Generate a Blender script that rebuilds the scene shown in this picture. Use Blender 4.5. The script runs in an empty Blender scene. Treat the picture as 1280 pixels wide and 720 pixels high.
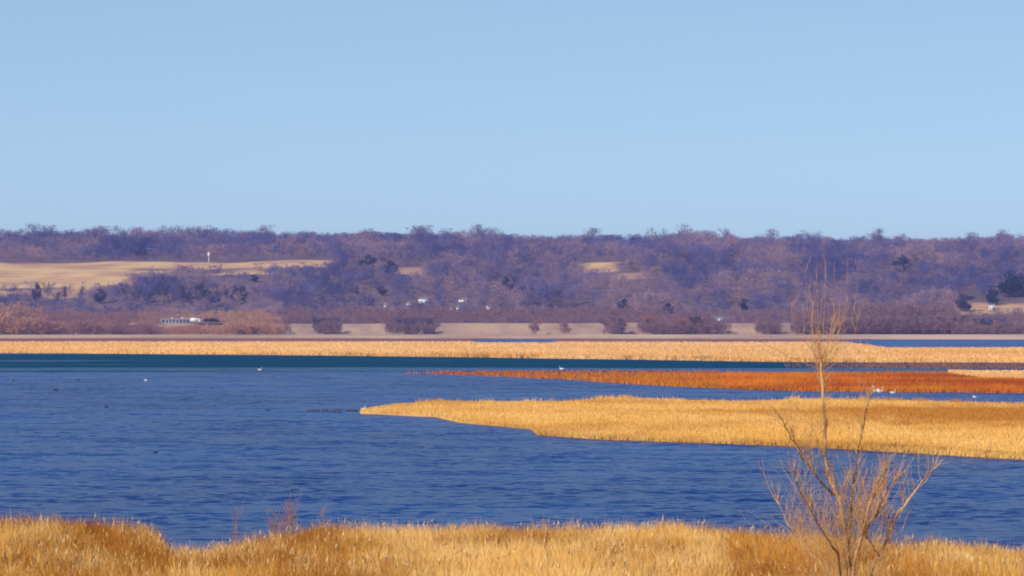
import bpy, math, random
import numpy as np
from mathutils import Vector, noise as mnoise
R = math.radians
random.seed(7); rng = np.random.default_rng(7)
sc = bpy.context.scene
col = sc.collection

# ---------------------------------------------------------------- camera
HC = 14.0; FPX = 4861.0; HOR = 395.0          # eye height, focal length in photo pixels, horizon row
cam = bpy.data.objects.new('camera', bpy.data.cameras.new('camera')); col.objects.link(cam)
cam.data.sensor_width = 36; cam.data.lens = 36*FPX/1280
cam.location = (0, 0, HC); cam.rotation_euler = (R(90) + math.atan((HOR-360)/FPX), 0, 0)
cam.data.clip_start = 0.5; cam.data.clip_end = 30000
cam.data.dof.use_dof = True; cam.data.dof.focus_distance = 600; cam.data.dof.aperture_fstop = 11
sc.camera = cam
# ---------------------------------------------------------------- sky and sun
SUN_EL, SUN_AZ = 34.0, 218.0                  # azimuth clockwise from +Y: behind the camera, on the left
w = bpy.data.worlds.new('World'); sc.world = w; w.use_nodes = True
nt = w.node_tree; nt.nodes.clear()
sky = nt.nodes.new('ShaderNodeTexSky'); sky.sky_type = 'NISHITA'; sky.sun_disc = False
sky.sun_elevation = R(SUN_EL); sky.sun_rotation = R(SUN_AZ)
sky.altitude = 3000; sky.air_density = 0.62; sky.dust_density = 0.0; sky.ozone_density = 5.0
tint = nt.nodes.new('ShaderNodeMix'); tint.data_type = 'RGBA'; tint.blend_type = 'MULTIPLY'
tint.inputs['Factor'].default_value = 1.0; tint.inputs['B'].default_value = (1.82, 1.94, 1.86, 1)
bg = nt.nodes.new('ShaderNodeBackground'); bg.inputs['Strength'].default_value = 0.13
out = nt.nodes.new('ShaderNodeOutputWorld')
gm = nt.nodes.new('ShaderNodeGamma'); gm.inputs['Gamma'].default_value = 0.6
nt.links.new(sky.outputs[0], gm.inputs['Color']); nt.links.new(gm.outputs[0], tint.inputs['A']); nt.links.new(tint.outputs['Result'], bg.inputs['Color']); nt.links.new(bg.outputs[0], out.inputs[0])
sd = bpy.data.lights.new('sun', 'SUN'); sun = bpy.data.objects.new('sun', sd); col.objects.link(sun)
sd.energy = 4.6; sd.angle = R(0.5); sd.color = (1.0, 0.93, 0.82)
a, e = R(SUN_AZ), R(SUN_EL)
sun.rotation_euler = Vector((math.sin(a)*math.cos(e), math.cos(a)*math.cos(e), math.sin(e))).to_track_quat('Z', 'Y').to_euler()
sc.view_settings.view_transform = 'Standard'; sc.view_settings.look = 'None'
sc.view_settings.exposure = 0.0; sc.view_settings.gamma = 1.0; sc.view_settings.use_curve_mapping = False
sc.cycles.use_denoising = True
sc.cycles.volume_bounces = 0; sc.cycles.max_bounces = 5; sc.cycles.transparent_max_bounces = 8
sc.cycles.filter_width = 1.9
sc.cycles.volume_step_rate = 1.0

# ---------------------------------------------------------------- helpers
def dist(y, z=0.0): return (HC-z)*FPX/(y-HOR)
def ux(u, D): return (u-640.0)*D/FPX
def tag(o, label=None, cat=None, group=None, kind=None):
    if label: o['label'] = label
    if cat: o['category'] = cat
    if group: o['group'] = group
    if kind: o['kind'] = kind
    return o
def empty(name, loc, rz=0.0, s=1.0):
    o = bpy.data.objects.new(name, None); col.objects.link(o)
    o.location = loc; o.rotation_euler = (0, 0, rz); o.scale = (s, s, s); o.empty_display_size = .3
    return o
def mesh_np(name, V, F, attrs=None, smooth=False):
    """V (n,3), F (m,k) all faces the same size; attrs {name: (n,) floats}"""
    V = np.asarray(V, np.float32); F = np.asarray(F, np.int32); k = F.shape[1]
    me = bpy.data.meshes.new(name)
    me.vertices.add(len(V)); me.vertices.foreach_set('co', V.ravel())
    me.loops.add(F.size); me.loops.foreach_set('vertex_index', F.ravel())
    me.polygons.add(len(F)); me.polygons.foreach_set('loop_start', np.arange(0, F.size, k, dtype=np.int32))
    me.update(calc_edges=True)
    if smooth: me.polygons.foreach_set('use_smooth', np.ones(len(F), bool))
    for n, a_ in (attrs or {}).items():
        at = me.attributes.new(n, 'FLOAT', 'POINT'); at.data.foreach_set('value', np.asarray(a_, np.float32))
    return me
def link(name, me, mat, parent=None):
    o = bpy.data.objects.new(name, me); col.objects.link(o)
    if mat and not me.materials: me.materials.append(mat)
    if parent: o.parent = parent
    return o
def fnoise(x, y, s, seed=0.0): return mnoise.noise(Vector((x/s+seed, y/s-seed, seed*1.7)))
def lerp(u, tab): return float(np.interp(u, [t[0] for t in tab], [t[1] for t in tab]))

def node_mat(name, rough=0.9, spec=0.2):
    m = bpy.data.materials.new(name); m.use_nodes = True
    b = m.node_tree.nodes['Principled BSDF']
    b.inputs['Roughness'].default_value = rough; b.inputs['Specular IOR Level'].default_value = spec
    return m, m.node_tree, b
def mottled(name, c1, c2, scale=1.0, rough=0.95, detail=4, attr=None, c3=None, stretch=(1, 1, 1), spec=.15, trans=0.0):
    """noise mix of two colours in object space; optional per-blade attribute mixing towards c3"""
    m, t, b = node_mat(name, rough, spec)
    tc = t.nodes.new('ShaderNodeTexCoord'); mp = t.nodes.new('ShaderNodeMapping'); mp.inputs['Scale'].default_value = stretch
    n = t.nodes.new('ShaderNodeTexNoise'); n.inputs['Scale'].default_value = scale; n.inputs['Detail'].default_value = detail
    n.inputs['Roughness'].default_value = 0.62
    r = t.nodes.new('ShaderNodeMapRange'); r.inputs[1].default_value = .36; r.inputs[2].default_value = .64
    mx = t.nodes.new('ShaderNodeMix'); mx.data_type = 'RGBA'
    mx.inputs['A'].default_value = (*c1, 1); mx.inputs['B'].default_value = (*c2, 1)
    t.links.new(tc.outputs['Object'], mp.inputs[0]); t.links.new(mp.outputs[0], n.inputs['Vector'])
    t.links.new(n.outputs['Fac'], r.inputs[0]); t.links.new(r.outputs[0], mx.inputs['Factor'])
    last = mx.outputs['Result']
    if attr:
        at = t.nodes.new('ShaderNodeAttribute'); at.attribute_name = attr
        m2 = t.nodes.new('ShaderNodeMix'); m2.data_type = 'RGBA'; m2.inputs['B'].default_value = (*c3, 1)
        t.links.new(at.outputs['Fac'], m2.inputs['Factor']); t.links.new(last, m2.inputs['A']); last = m2.outputs['Result']
    t.links.new(last, b.inputs['Base Color'])
    return m

M = {}
M['spit_grass'] = mottled('spit_grass', (.74, .40, .085), (.80, .48, .15), .05, attr='tint', c3=(.47, .19, .02), stretch=(1, .35, 1))
M['spit_ground'] = mottled('spit_ground', (.50, .28, .09), (.62, .39, .16), .08)
M['shore_grass'] = mottled('shore_grass', (.78, .42, .12), (.82, .50, .20), .02, attr='tint', c3=(.66, .33, .09), stretch=(1, .3, 1))
M['rust_reed'] = mottled('rust_reed', (.62, .15, .001), (.56, .20, .002), .03, attr='tint', c3=(.36, .07, .003), stretch=(1, .5, 1))
M['rust_red'] = mottled('rust_red', (.40, .09, .02), (.46, .11, .02), .05)
M['mud'] = mottled('mud', (.30, .13, .08), (.22, .09, .07), .03)
M['pale_shore'] = mottled('pale_shore', (.74, .47, .32), (.44, .26, .19), .014, stretch=(.6, .1, 1))
M['levee'] = mottled('levee', (.52, .34, .22), (.30, .18, .15), .03)
M['meadow_ground'] = mottled('meadow_ground', (.34, .17, .035), (.46, .26, .08), .5)
M['meadow'] = mottled('meadow', (.72, .36, .05), (.90, .60, .25), .3, attr='tint', c3=(.33, .105, .003))
M['plume'] = mottled('plume', (.84, .58, .28), (.26, .12, .04), 2.5)
M['bark_grey'] = mottled('bark_grey', (.17, .12, .12), (.24, .17, .15), .3)
M['twig_purple'] = mottled('twig_purple', (.10, .075, .18), (.15, .10, .19), .02)
M['twig_grey'] = mottled('twig_grey', (.12, .105, .18), (.19, .15, .20), .02)
M['twig_dark'] = mottled('twig_dark', (.025, .02, .06), (.05, .035, .08), .02)
M['twig_red'] = mottled('twig_red', (.26, .10, .085), (.34, .15, .09), .02)
M['evergreen'] = mottled('evergreen', (.006, .012, .05), (.012, .02, .055), .05)
M['bark_pale'] = mottled('bark_pale', (.74, .47, .25), (.34, .16, .07), 5, stretch=(1, 1, .5))
M['bark_dark'] = mottled('bark_dark', (.12, .055, .03), (.24, .12, .06), 7)
M['twig_warm'] = mottled('twig_warm', (.66, .40, .18), (.48, .24, .10), 3)
M['weed'] = mottled('weed', (.50, .26, .20), (.38, .20, .16), 2)
M['white_paint'] = mottled('white_paint', (.80, .80, .80), (.72, .73, .76), .4, rough=.6)
M['roof_grey'] = mottled('roof_grey', (.26, .22, .24), (.20, .18, .20), .5)
M['shed_grey'] = mottled('shed_grey', (.33, .28, .30), (.25, .22, .25), .4)
M['dark_paint'] = mottled('dark_paint', (.012, .010, .014), (.02, .015, .02), .5, rough=.5)
M['window_dark'] = mottled('window_dark', (.02, .025, .035), (.03, .03, .04), 1, rough=.2, spec=.5)
M['feather_white'] = mottled('feather_white', (.86, .84, .80), (.78, .74, .68), 5, rough=.8)
M['feather_dark'] = mottled('feather_dark', (.03, .02, .02), (.06, .04, .035), 8, rough=.8)
M['bill'] = mottled('bill', (.45, .16, .02), (.35, .12, .02), 8)
M['driftwood'] = mottled('driftwood', (.045, .035, .05), (.09, .065, .06), 3)
M['tyre'] = mottled('tyre', (.02, .02, .02), (.03, .03, .03), 3)

# ---------------------------------------------------------------- water
def water_material():
    m, t, b = node_mat('water', .25, .3)
    L = t.links; N = t.nodes
    tc = N.new('ShaderNodeTexCoord')
    def nz(scale, stretch, detail=3, rough=.55):
        mp = N.new('ShaderNodeMapping'); mp.inputs['Scale'].default_value = stretch
        n = N.new('ShaderNodeTexNoise'); n.inputs['Scale'].default_value = scale; n.inputs['Detail'].default_value = detail; n.inputs['Roughness'].default_value = rough
        L.new(tc.outputs['Object'], mp.inputs[0]); L.new(mp.outputs[0], n.inputs['Vector']); return n
    big = nz(.02, (1, .35, 1), 4)                    # weedy and clear patches
    mr = N.new('ShaderNodeMapRange'); mr.inputs[1].default_value = .38; mr.inputs[2].default_value = .60
    L.new(big.outputs['Fac'], mr.inputs[0])
    c = N.new('ShaderNodeMix'); c.data_type = 'RGBA'
    c.inputs['A'].default_value = WATER_A; c.inputs['B'].default_value = WATER_B
    L.new(mr.outputs[0], c.inputs['Factor'])
    # teal band across the lake: dark reflections put into the water colour
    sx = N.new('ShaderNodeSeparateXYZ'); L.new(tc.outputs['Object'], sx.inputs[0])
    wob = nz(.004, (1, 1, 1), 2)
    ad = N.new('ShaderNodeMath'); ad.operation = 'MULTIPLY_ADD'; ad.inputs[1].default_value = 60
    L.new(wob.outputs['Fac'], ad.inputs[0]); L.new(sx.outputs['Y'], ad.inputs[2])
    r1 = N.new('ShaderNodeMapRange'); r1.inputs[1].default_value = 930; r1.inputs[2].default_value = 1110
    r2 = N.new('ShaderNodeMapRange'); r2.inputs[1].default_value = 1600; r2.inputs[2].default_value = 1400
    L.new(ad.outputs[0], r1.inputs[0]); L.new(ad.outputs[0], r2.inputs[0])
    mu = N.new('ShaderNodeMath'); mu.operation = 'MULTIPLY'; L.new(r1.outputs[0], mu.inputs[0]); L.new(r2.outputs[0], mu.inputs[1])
    streak = nz(.010, (.30, 1.6, 1), 4, .6)            # wavering, streaky edges for the painted band
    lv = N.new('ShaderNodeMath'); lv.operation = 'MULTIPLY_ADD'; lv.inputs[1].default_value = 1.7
    L.new(streak.outputs['Fac'], lv.inputs[0]); L.new(mu.outputs[0], lv.inputs[2])
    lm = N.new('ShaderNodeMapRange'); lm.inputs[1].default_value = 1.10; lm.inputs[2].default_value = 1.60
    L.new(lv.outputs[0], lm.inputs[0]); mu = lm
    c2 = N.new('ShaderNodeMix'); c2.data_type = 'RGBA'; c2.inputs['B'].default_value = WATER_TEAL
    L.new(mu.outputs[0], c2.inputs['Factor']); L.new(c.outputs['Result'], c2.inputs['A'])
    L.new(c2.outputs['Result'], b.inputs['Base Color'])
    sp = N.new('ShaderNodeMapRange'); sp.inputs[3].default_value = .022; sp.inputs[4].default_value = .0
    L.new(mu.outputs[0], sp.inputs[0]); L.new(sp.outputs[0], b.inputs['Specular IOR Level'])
    # wave slopes as a real normal field, so far water keeps its wave tilt instead of averaging flat
    w1 = nz(1.0, (.75, .9, 1), 3, .6); w2 = nz(.16, (.55, .9, 1), 3)
    def vm(op, a, b=None, c=None):
        n = N.new('ShaderNodeVectorMath'); n.operation = op
        for k, v in enumerate((a, b, c)):
            if v is None: continue
            if isinstance(v, tuple): n.inputs[k].default_value = v
            else: L.new(v, n.inputs[k])
        return n.outputs[0]
    a1 = vm('MULTIPLY', vm('SUBTRACT', w1.outputs['Color'], (.5, .5, .5)), (WAVE*.5, WAVE, 0))
    a2 = vm('MULTIPLY', vm('SUBTRACT', w2.outputs['Color'], (.5, .5, .5)), (WAVE*.2, WAVE*.45, 0))
    nn = vm('NORMALIZE', vm('ADD', vm('ADD', a1, a2), (0, 0, 1)))
    L.new(nn, b.inputs['Normal'])
    return m
WAVE = 1.8
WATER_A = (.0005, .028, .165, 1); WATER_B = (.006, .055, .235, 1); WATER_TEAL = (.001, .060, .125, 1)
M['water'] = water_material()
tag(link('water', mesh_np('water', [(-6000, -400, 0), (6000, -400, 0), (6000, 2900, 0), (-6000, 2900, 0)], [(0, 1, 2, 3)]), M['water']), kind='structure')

# ---------------------------------------------------------------- terrain
FIELD_TOP = [(-900, 319), (100, 320), (135, 324), (170, 326), (410, 327), (420, 320)]
def hill_z(X, Y):
    z = float(np.interp(Y, [2600, 2990, 3080, 3160, 3300, 3450, 3700, 4000, 4350, 5200], [.3, .4, 2, 8, 25, 43, 68, 80, 83, 60]))
    k = max(0, min(1, (Y-3050)/400.0))
    z += k*(5*fnoise(X, Y, 330, 3.1) + 4*fnoise(X, Y*.35, 120, 8.2)*(1 - max(0, min(1, (Y-3900)/300))*.5))
    u = 640 + FPX*X/Y
    z += k*max(0, min(1, (Y-3650)/300))*lerp(u, [(-600, 10), (60, 5), (180, 2), (300, 3), (500, -1), (850, -1), (940, -5), (1090, -5), (1200, -2), (1900, 0)])
    z += max(0, min(1, (Y-3850)/150))*(4*fnoise(X, 7, 45, 6.6)+3*fnoise(X, 3, 110, 1.6))
    return z
def near_z(X, Y):
    D = max(Y, 1.0); u = 640 + FPX*X/D if D > 60 else 640 + FPX*X/60
    top = lerp(u, [(-800, 648), (0, 651), (150, 655), (190, 661), (215, 690), (255, 690), (320, 676), (400, 662), (640, 660), (850, 657), (960, 668), (1100, 676), (1280, 688), (2200, 700)])
    zc = HC - (top-HOR)*150/FPX - 0.85
    z = float(np.interp(D, [-40, 0, 70, 100, 150], [13.2, 12.2, 8.2, 6.55, 5.05]))
    k = max(0, min(1, (D-100)/50))
    z += k*(zc-5.05)
    if D > 150: z = np.interp(D, [150, 163, 185, 210], [z, z-1.2, .3, -1.2])
    return float(z + .12*fnoise(X, Y, 9, 2.2))
def grid(name, xs, ys, zf, mat, attr=None, amat='field'):
    nx, ny = len(xs), len(ys)
    V = np.array([(x, y, zf(x, y)) for y in ys for x in xs])
    i, j = np.meshgrid(np.arange(nx-1), np.arange(ny-1)); q = (j*nx+i).ravel()
    F = np.stack([q, q+1, q+nx+1, q+nx], 1)
    at = {amat: [attr(x, y) for y in ys for x in xs]} if attr else None
    return tag(link(name, mesh_np(name, V, F, at, True), mat), kind='structure')
def field_at(X, Y):
    """0 woods floor .. 1 dry field"""
    u = 640 + FPX*X/Y; j = 12*fnoise(X, Y, 60, 5.5) + 6*fnoise(X, Y, 20, 1.5)
    def box(u0, u1, d0, d1, s=8):
        a_ = min(u-u0, u1-u)/s; b_ = min(Y+j-d0, d1-Y-j)/10
        return max(0, min(1, min(a_, b_)+.5))
    v = max(box(-2000, 160, 3425, 3690), box(150, 412, 3600, 3680), box(120, 345, 3500, 3600)*max(0, min(.8, .35+1.6*fnoise(X, Y, 40, 9.1))), box(-100, 130, 3350, 3430)*max(0, min(.8, .25+1.6*fnoise(X, Y, 40, 4.1))), box(722, 772, 3560, 3660), box(770, 806, 3480, 3540)*.6, box(1190, 2600, 3235, 3315)*.95, box(495, 530, 3560, 3640)*.7, box(640, 700, 3600, 3640)*.25)
    return v
M['hill_ground'] = mottled('hill_ground', (.15, .09, .11), (.23, .135, .13), .012, attr='field', c3=(.62, .36, .16))
_t = M['hill_ground'].node_tree; _n = _t.nodes.new('ShaderNodeTexNoise'); _n.inputs['Scale'].default_value = .02; _n.inputs['Detail'].default_value = 5
_c = _t.nodes.new('ShaderNodeTexCoord'); _t.links.new(_c.outputs['Object'], _n.inputs['Vector'])
_r = _t.nodes.new('ShaderNodeValToRGB'); _r.color_ramp.elements[0].position = .38; _r.color_ramp.elements[0].color = (.54, .29, .17, 1); _r.color_ramp.elements[1].position = .6; _r.color_ramp.elements[1].color = (.78, .50, .20, 1)
_t.links.new(_n.outputs['Fac'], _r.inputs[0]); _t.links.new(_r.outputs[0], [n for n in _t.nodes if n.type == 'MIX'][-1].inputs['B'])
xs = np.concatenate([np.arange(-2600, -620, 60), np.arange(-620, 620, 8), np.arange(620, 2601, 60)])
ys = np.concatenate([np.arange(2840, 3150, 30), np.arange(3150, 3750, 8), np.arange(3750, 4400, 25), np.arange(4400, 9001, 400)])
grid('hills', xs, ys, hill_z, M['hill_ground'], field_at)
xs = np.concatenate([np.arange(-1200, -50, 50), np.arange(-50, 50.1, 1.0), np.arange(100, 1201, 50)])
ys = np.concatenate([np.arange(-60, 70, 10), np.arange(70, 212, 1.5)])
grid('ground', xs, ys, near_z, M['meadow_ground'])

# ---------------------------------------------------------------- low flats in the lake
UL, UR = -500, 1800
def flat(name, front, back, z, mat, u0=UL, u1=UR, n=700, jag=1.5, zb=None):
    """a low flat whose near and far edges follow two screen-measured shore lines, laid out in metres"""
    V = []; F = []
    us = np.linspace(u0, u1, n)
    prof = [(-.02, -.4), (.02, z), (.5, z), (.98, z), (1.02, -.4)]
    for u in us:
        yf, yb = lerp(u, front), lerp(u, back)
        Df, Db = dist(yf, z), dist(yb, z)
        X0 = ux(u, Df); Df += jag*(fnoise(X0, 0, 6, 1)+2*fnoise(X0, 0, 25, 4)); Db += jag*2*fnoise(X0, 9, 25, 7) + jag*3*max(0, fnoise(X0, 4, 70, 2))
        Db = max(Db, Df+.5)
        for s, zz in prof:
            D = Df+s*(Db-Df); V.append((ux(u, D), D, zz))
    m_ = len(prof)
    for i in range(n-1):
        for k in range(m_-1):
            p = i*m_+k; F.append((p, p+m_, p+m_+1, p+1))
    return tag(link(name, mesh_np(name, V, F, None, True), mat), kind='structure')
def blades(P, h, wd, lean=.25, tint=None, yaw=None, curve=False):
    """one upright tapering blade per point P (n,3)"""
    n = len(P); yaw = rng.uniform(-.9, .9, n) if yaw is None else yaw
    dx, dy = np.cos(yaw)*wd/2, np.sin(yaw)*wd/2
    la = rng.normal(0, lean, (n, 2))*h[:, None]
    z0 = np.zeros(n)
    A = P + np.stack([-dx, -dy, z0], 1); B = P + np.stack([dx, dy, z0], 1)
    T = P + np.stack([la[:, 0], la[:, 1], h], 1)
    if tint is None: tint = rng.random(n)
    if not curve:
        V = np.stack([A, B, T], 1).reshape(-1, 3); F = np.arange(3*n).reshape(n, 3)
        return V, F, np.repeat(tint, 3)
    mid = P + np.stack([la[:, 0]*.25, la[:, 1]*.25, h*.55], 1); s = .8
    C = mid + np.stack([-dx*s, -dy*s, z0], 1); D = mid + np.stack([dx*s, dy*s, z0], 1)
    V = np.stack([A, B, C, D, T], 1).reshape(-1, 3); q = np.arange(n)[:, None]*5
    F = np.concatenate([q+np.array([[0, 1, 3]]), q+np.array([[0, 3, 2]]), q+np.array([[2, 3, 4]])])
    return V, F, np.repeat(tint, 5)
def reed_bed(name, label, front, back, z, mat, n, hr, wr, u0=UL, u1=UR, lean=.2, fall=None, edge=.25, jag=1.5, ovr=0.0, tp=1.6, ns=1.0):
    u = rng.uniform(u0, u1, n)
    if fall: u = u[rng.random(n) < np.array([lerp(x, fall) for x in u])]
    n = len(u); t = rng.random(n)
    ed = rng.random(n) < edge; t[ed] = np.abs(rng.normal(0, .03, ed.sum()))
    yf = np.interp(u, [p[0] for p in front], [p[1] for p in front]); yb = np.interp(u, [p[0] for p in back], [p[1] for p in back])
    Df = (HC-z)*FPX/(yf-HOR); Db = (HC-z)*FPX/(yb-HOR)
    X0 = (u-640)*Df/FPX
    Df = Df + np.array([jag*(fnoise(x, 0, 6, 1)+2*fnoise(x, 0, 25, 4)) for x in X0]) + .4 - ovr
    Db = np.maximum(Db-.5, Df+.4)
    D = Df + t*(Db-Df)
    X = (u-640)*D/FPX
    hm = np.array([1+.45*fnoise(x, y, 14, 3.3) for x, y in zip(X, D)])
    P = np.stack([X, D, np.full(n, z-.1)], 1)
    tint = rng.random(n)**tp
    tint = np.clip(tint*.4 + np.array([.9*fnoise(x*.4, y*.35, 12*ns, 6.1)+.9*fnoise(x*.5, y*.3, 35*ns, 1.1)+.45*fnoise(x, y*.25, 4*ns, 2.1) for x, y in zip(X, D)]), 0, 1)
    V, F, tn = blades(P, rng.uniform(hr[0], hr[1], n)*hm, rng.uniform(wr[0], wr[1], n), lean, tint)
    o = link(name, mesh_np(name, V, F, {'tint': tn}), mat)
    return tag(o, label, None, None, 'stuff')

# far marsh band
FB_f = [(-500, 439), (0, 440.5), (400, 443.5), (700, 447.5), (1000, 452), (1280, 452.5), (1800, 452)]
FB_b = [(-500, 427), (590, 427), (600, 428), (690, 428), (700, 427), (1060, 427.5), (1110, 434.5), (1800, 434.5)]
flat('far_marsh_ground', FB_f, FB_b, .25, M['shore_grass'], jag=4)
reed_bed('marsh_grass', 'low pale tan marsh grass covering the long band along the far side of the lake', FB_f, FB_b, .25, M['shore_grass'], 90000, (.3, .7), (.3, .7), jag=4, edge=.15, ns=6)
# brown mud and the pale far shore
flat('mud', [(-500, 426.5), (590, 426.3), (600, 424), (690, 424), (700, 426.3), (1040, 426.6), (1100, 423.2), (1110, 422.3), (1800, 422.3)], [(-500, 421), (1800, 421)], .12, M['mud'], jag=6)
flat('far_shore', [(-500, 422), (0, 422), (170, 421.5), (600, 422), (1280, 423), (1800, 423)], [(-500, 416.5), (1800, 416.5)], .6, M['pale_shore'], jag=8)
# levee
def levee():
    V = []; F = []; us = np.linspace(-900, 2200, 500)
    for u in us:
        X = ux(u, 2900); h = 8.6 + .7*fnoise(X, 0, 60, 2) + lerp(u, [(0, 0), (1100, 0), (1200, 1.2), (1900, 2)])
        for y, z in ((2868, .2), (2890, h), (2900, h), (2925, .2)):
            V.append((X, y+3*fnoise(X, 5, 80, 4), z))
    for i in range(len(us)-1):
        for k in range(3):
            p = 4*i+k; F.append((p, p+4, p+5, p+1))
    tag(link('levee_terrain', mesh_np('levee', V, F, None, True), M['levee']), kind='structure')
levee()
# rust-coloured reed bed
OR_f = [(560, 468), (640, 472), (700, 474), (800, 481), (900, 486), (1000, 489), (1280, 491.5), (1800, 493)]
OR_b = [(560, 466.5), (640, 467), (800, 467.5), (1000, 467.5), (1180, 467), (1225, 475), (1800, 477)]
reed_bed('rust_reeds', 'rust orange reed bed standing in the lake behind the golden grass spit', OR_f, OR_b, .02, M['rust_reed'], 190000, (.45, 1.1), (.1, .26), u0=500, fall=[(500, 0), (560, .012), (640, .03), (760, .09), (900, .38), (980, 1), (1800, 1)], jag=3, edge=.12, tp=2.5)
flat('rust_reed_bed_ground', [(p[0], p[1]-.6) for p in OR_f], [(p[0], p[1]+1) for p in OR_b], .05, M['rust_reed'], u0=900, jag=3)
reed_bed('submerged_weeds', 'sparse dull red weeds breaking the water left of the rust reed bed', [(540, 469), (640, 471), (900, 484)], [(540, 464), (640, 463.5), (900, 463)], .02, M['rust_red'], 9000, (.15, .5), (.2, .5), u0=540, u1=900, jag=2, edge=0, fall=[(540, .1), (640, .8), (900, 1)])
flat('pale_flat', [(1180, 463.5), (1215, 472), (1280, 475), (1800, 476)], [(1180, 463), (1280, 463), (1800, 462)], .3, M['shore_grass'], u0=1185, jag=2)
reed_bed('pale_sedge', 'pale tan sedge on the low flat behind the rust reeds at the right', [(1180, 463.5), (1215, 472), (1280, 475), (1800, 476)], [(1180, 463), (1280, 463), (1800, 462)], .3, M['shore_grass'], 9000, (.3, .6), (.2, .4), u0=1185, jag=2)
reed_bed('brown_water_weeds', 'thin brown weeds in the water between the far marsh and the rust reeds', [(980, 461), (1800, 462)], [(980, 454), (1800, 454.5)], .0, M['mud'], 22000, (.2, .7), (.15, .4), u0=980, fall=[(980, .1), (1200, .8), (1800, 1)], edge=0)
# golden spit
SP_f = [(450, 515.5), (545, 520), (575, 527), (630, 532), (664, 535), (672, 542), (740, 547.5), (880, 552), (1000, 557), (1100, 563), (1200, 569), (1280, 573), (1800, 600)]
SP_b = [(450, 514.5), (470, 511), (500, 507.5), (560, 502.5), (600, 503), (700, 503.5), (780, 498), (850, 501), (950, 502), (1000, 500), (1150, 502), (1280, 505), (1800, 507)]
flat('spit_ground', SP_f, SP_b, .2, M['spit_ground'], u0=450, jag=.8)
reed_bed('golden_grass', 'golden dry grass covering the long spit that points left into the lake', SP_f, SP_b, .2, M['spit_grass'], 330000, (.25, .62), (.06, .16), u0=452, jag=1.3, edge=.06, fall=[(450, .5), (560, .9), (600, 1), (1800, 1)])

M['edge_reed'] = mottled('edge_reed', (.62, .27, .04), (.78, .46, .14), .12, attr='tint', c3=(.16, .07, .02), stretch=(1, .4, 1))
_f = [(u_, 0.12+.9*max(0, fnoise(u_, 0, 23, 5.2))+.5*max(0, fnoise(u_, 3, 8, 1.2))) for u_ in range(450, 1800, 3)]
reed_bed('edge_reeds', 'taller ragged orange and brown reeds along the front edge of the golden spit', [(p[0], p[1]+.9) for p in SP_f], [(p[0], p[1]-2.2) for p in SP_f], .05, M['edge_reed'], 26000, (.25, .95), (.05, .14), u0=452, jag=1.3, edge=.2, fall=_f, ns=.5)
_f = [(u_, 0.05+1.6*max(0, fnoise(u_, 0, 30, 8.2))) for u_ in range(452, 1800, 3)]
reed_bed('back_reeds', 'loose clumps of taller tan reeds along the back edge of the golden spit', [(p[0], p[1]+2.5) for p in SP_b if p[0] > 500], [(p[0], p[1]+.2) for p in SP_b if p[0] > 500], .15, M['spit_grass'], 16000, (.6, 1.2), (.06, .15), u0=520, jag=1.3, edge=0, fall=_f, ns=.7)
_f = [(u_, 0.03+1.5*max(0, fnoise(u_, 0, 40, 3.2))+.8*max(0, fnoise(u_, 9, 9, 6.2))) for u_ in range(-500, 1800, 4)]
reed_bed('shore_reeds', 'scattered darker reeds along the front edge of the far marsh', [(p[0], p[1]+.7) for p in FB_f], [(p[0], p[1]-1.2) for p in FB_f], .05, M['edge_reed'], 16000, (.5, 1.8), (.2, .45), jag=4, edge=.2, fall=_f, ns=3)

# ---------------------------------------------------------------- foreground meadow
def meadow():
    Vs, Fs, Ts, base = [], [], [], 0
    n = 560000
    D = rng.uniform(84**2, 166**2, n)**.5; X = rng.uniform(-.5, .5, n)*D*(1280/FPX)*1.25
    z = np.array([near_z(x, d) for x, d in zip(X, D)])
    hm = np.array([1+.5*fnoise(x, d, 2.6, 3)+.55*fnoise(x, d, .7, 5) for x, d in zip(X, D)])
    u = 640+FPX*X/D
    patch = np.array([fnoise(x, d*.5, 4.5, 9.4) for x, d in zip(X, D)])
    bias = np.interp(u, [0, 190, 240, 420, 520, 900, 930, 1130, 1200, 1280], [.42, .52, .15, .38, -.08, -.1, .3, .3, .02, 0])
    tint = np.clip(rng.random(n)**2*.7 + patch*1.2 + bias*1.2 + .9*np.array([fnoise(x, d*.3, .5, 2.4) for x, d in zip(X, D)]), 0, 1)
    V, F, tn = blades(np.stack([X, D, z-.05], 1), rng.uniform(.45, 1.0, n)*hm, rng.uniform(.009, .028, n), .2, tint, curve=True)
    o = link('meadow_grass', mesh_np('meadow_grass', V, F, {'tint': tn}), M['meadow'])
    tag(o, 'tall golden dry prairie grass filling the near bank of the lake', kind='stuff')
    # feathery seed heads on thin stalks
    n = 11000
    D = rng.uniform(92**2, 158**2, n)**.5; X = rng.uniform(-.5, .5, n)*D*(1280/FPX)*1.25
    kp = np.array([fnoise(x, d, 2.2, 7) for x, d in zip(X, D)]) > rng.normal(.05, .2, n); D = D[kp]; X = X[kp]; n = len(D)
    z = np.array([near_z(x, d) for x, d in zip(X, D)]); h = rng.uniform(.6, 1.3, n)
    P = np.stack([X, D, z], 1)
    V1, F1, _ = blades(P, h, np.full(n, .012), .08)
    top = V1.reshape(-1, 3, 3)[:, 2] - np.array([0, 0, .12])
    V2, F2, _ = blades(top, rng.uniform(.08, .2, n), rng.uniform(.02, .05, n), .35)
    V3 = V2.copy().reshape(-1, 3, 3); V3[:, 2, 2] -= .3*rng.uniform(.5, 1, n)
    V3 = V3.reshape(-1, 3)
    V = np.concatenate([V1, V2, V3]); F = np.concatenate([F1, F2+len(V1), F2+len(V1)+len(V2)])
    tag(link('grass_plumes', mesh_np('grass_plumes', V, F), M['plume']), 'pale feathery seed heads standing above the near meadow grass', kind='stuff')
meadow()

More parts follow.
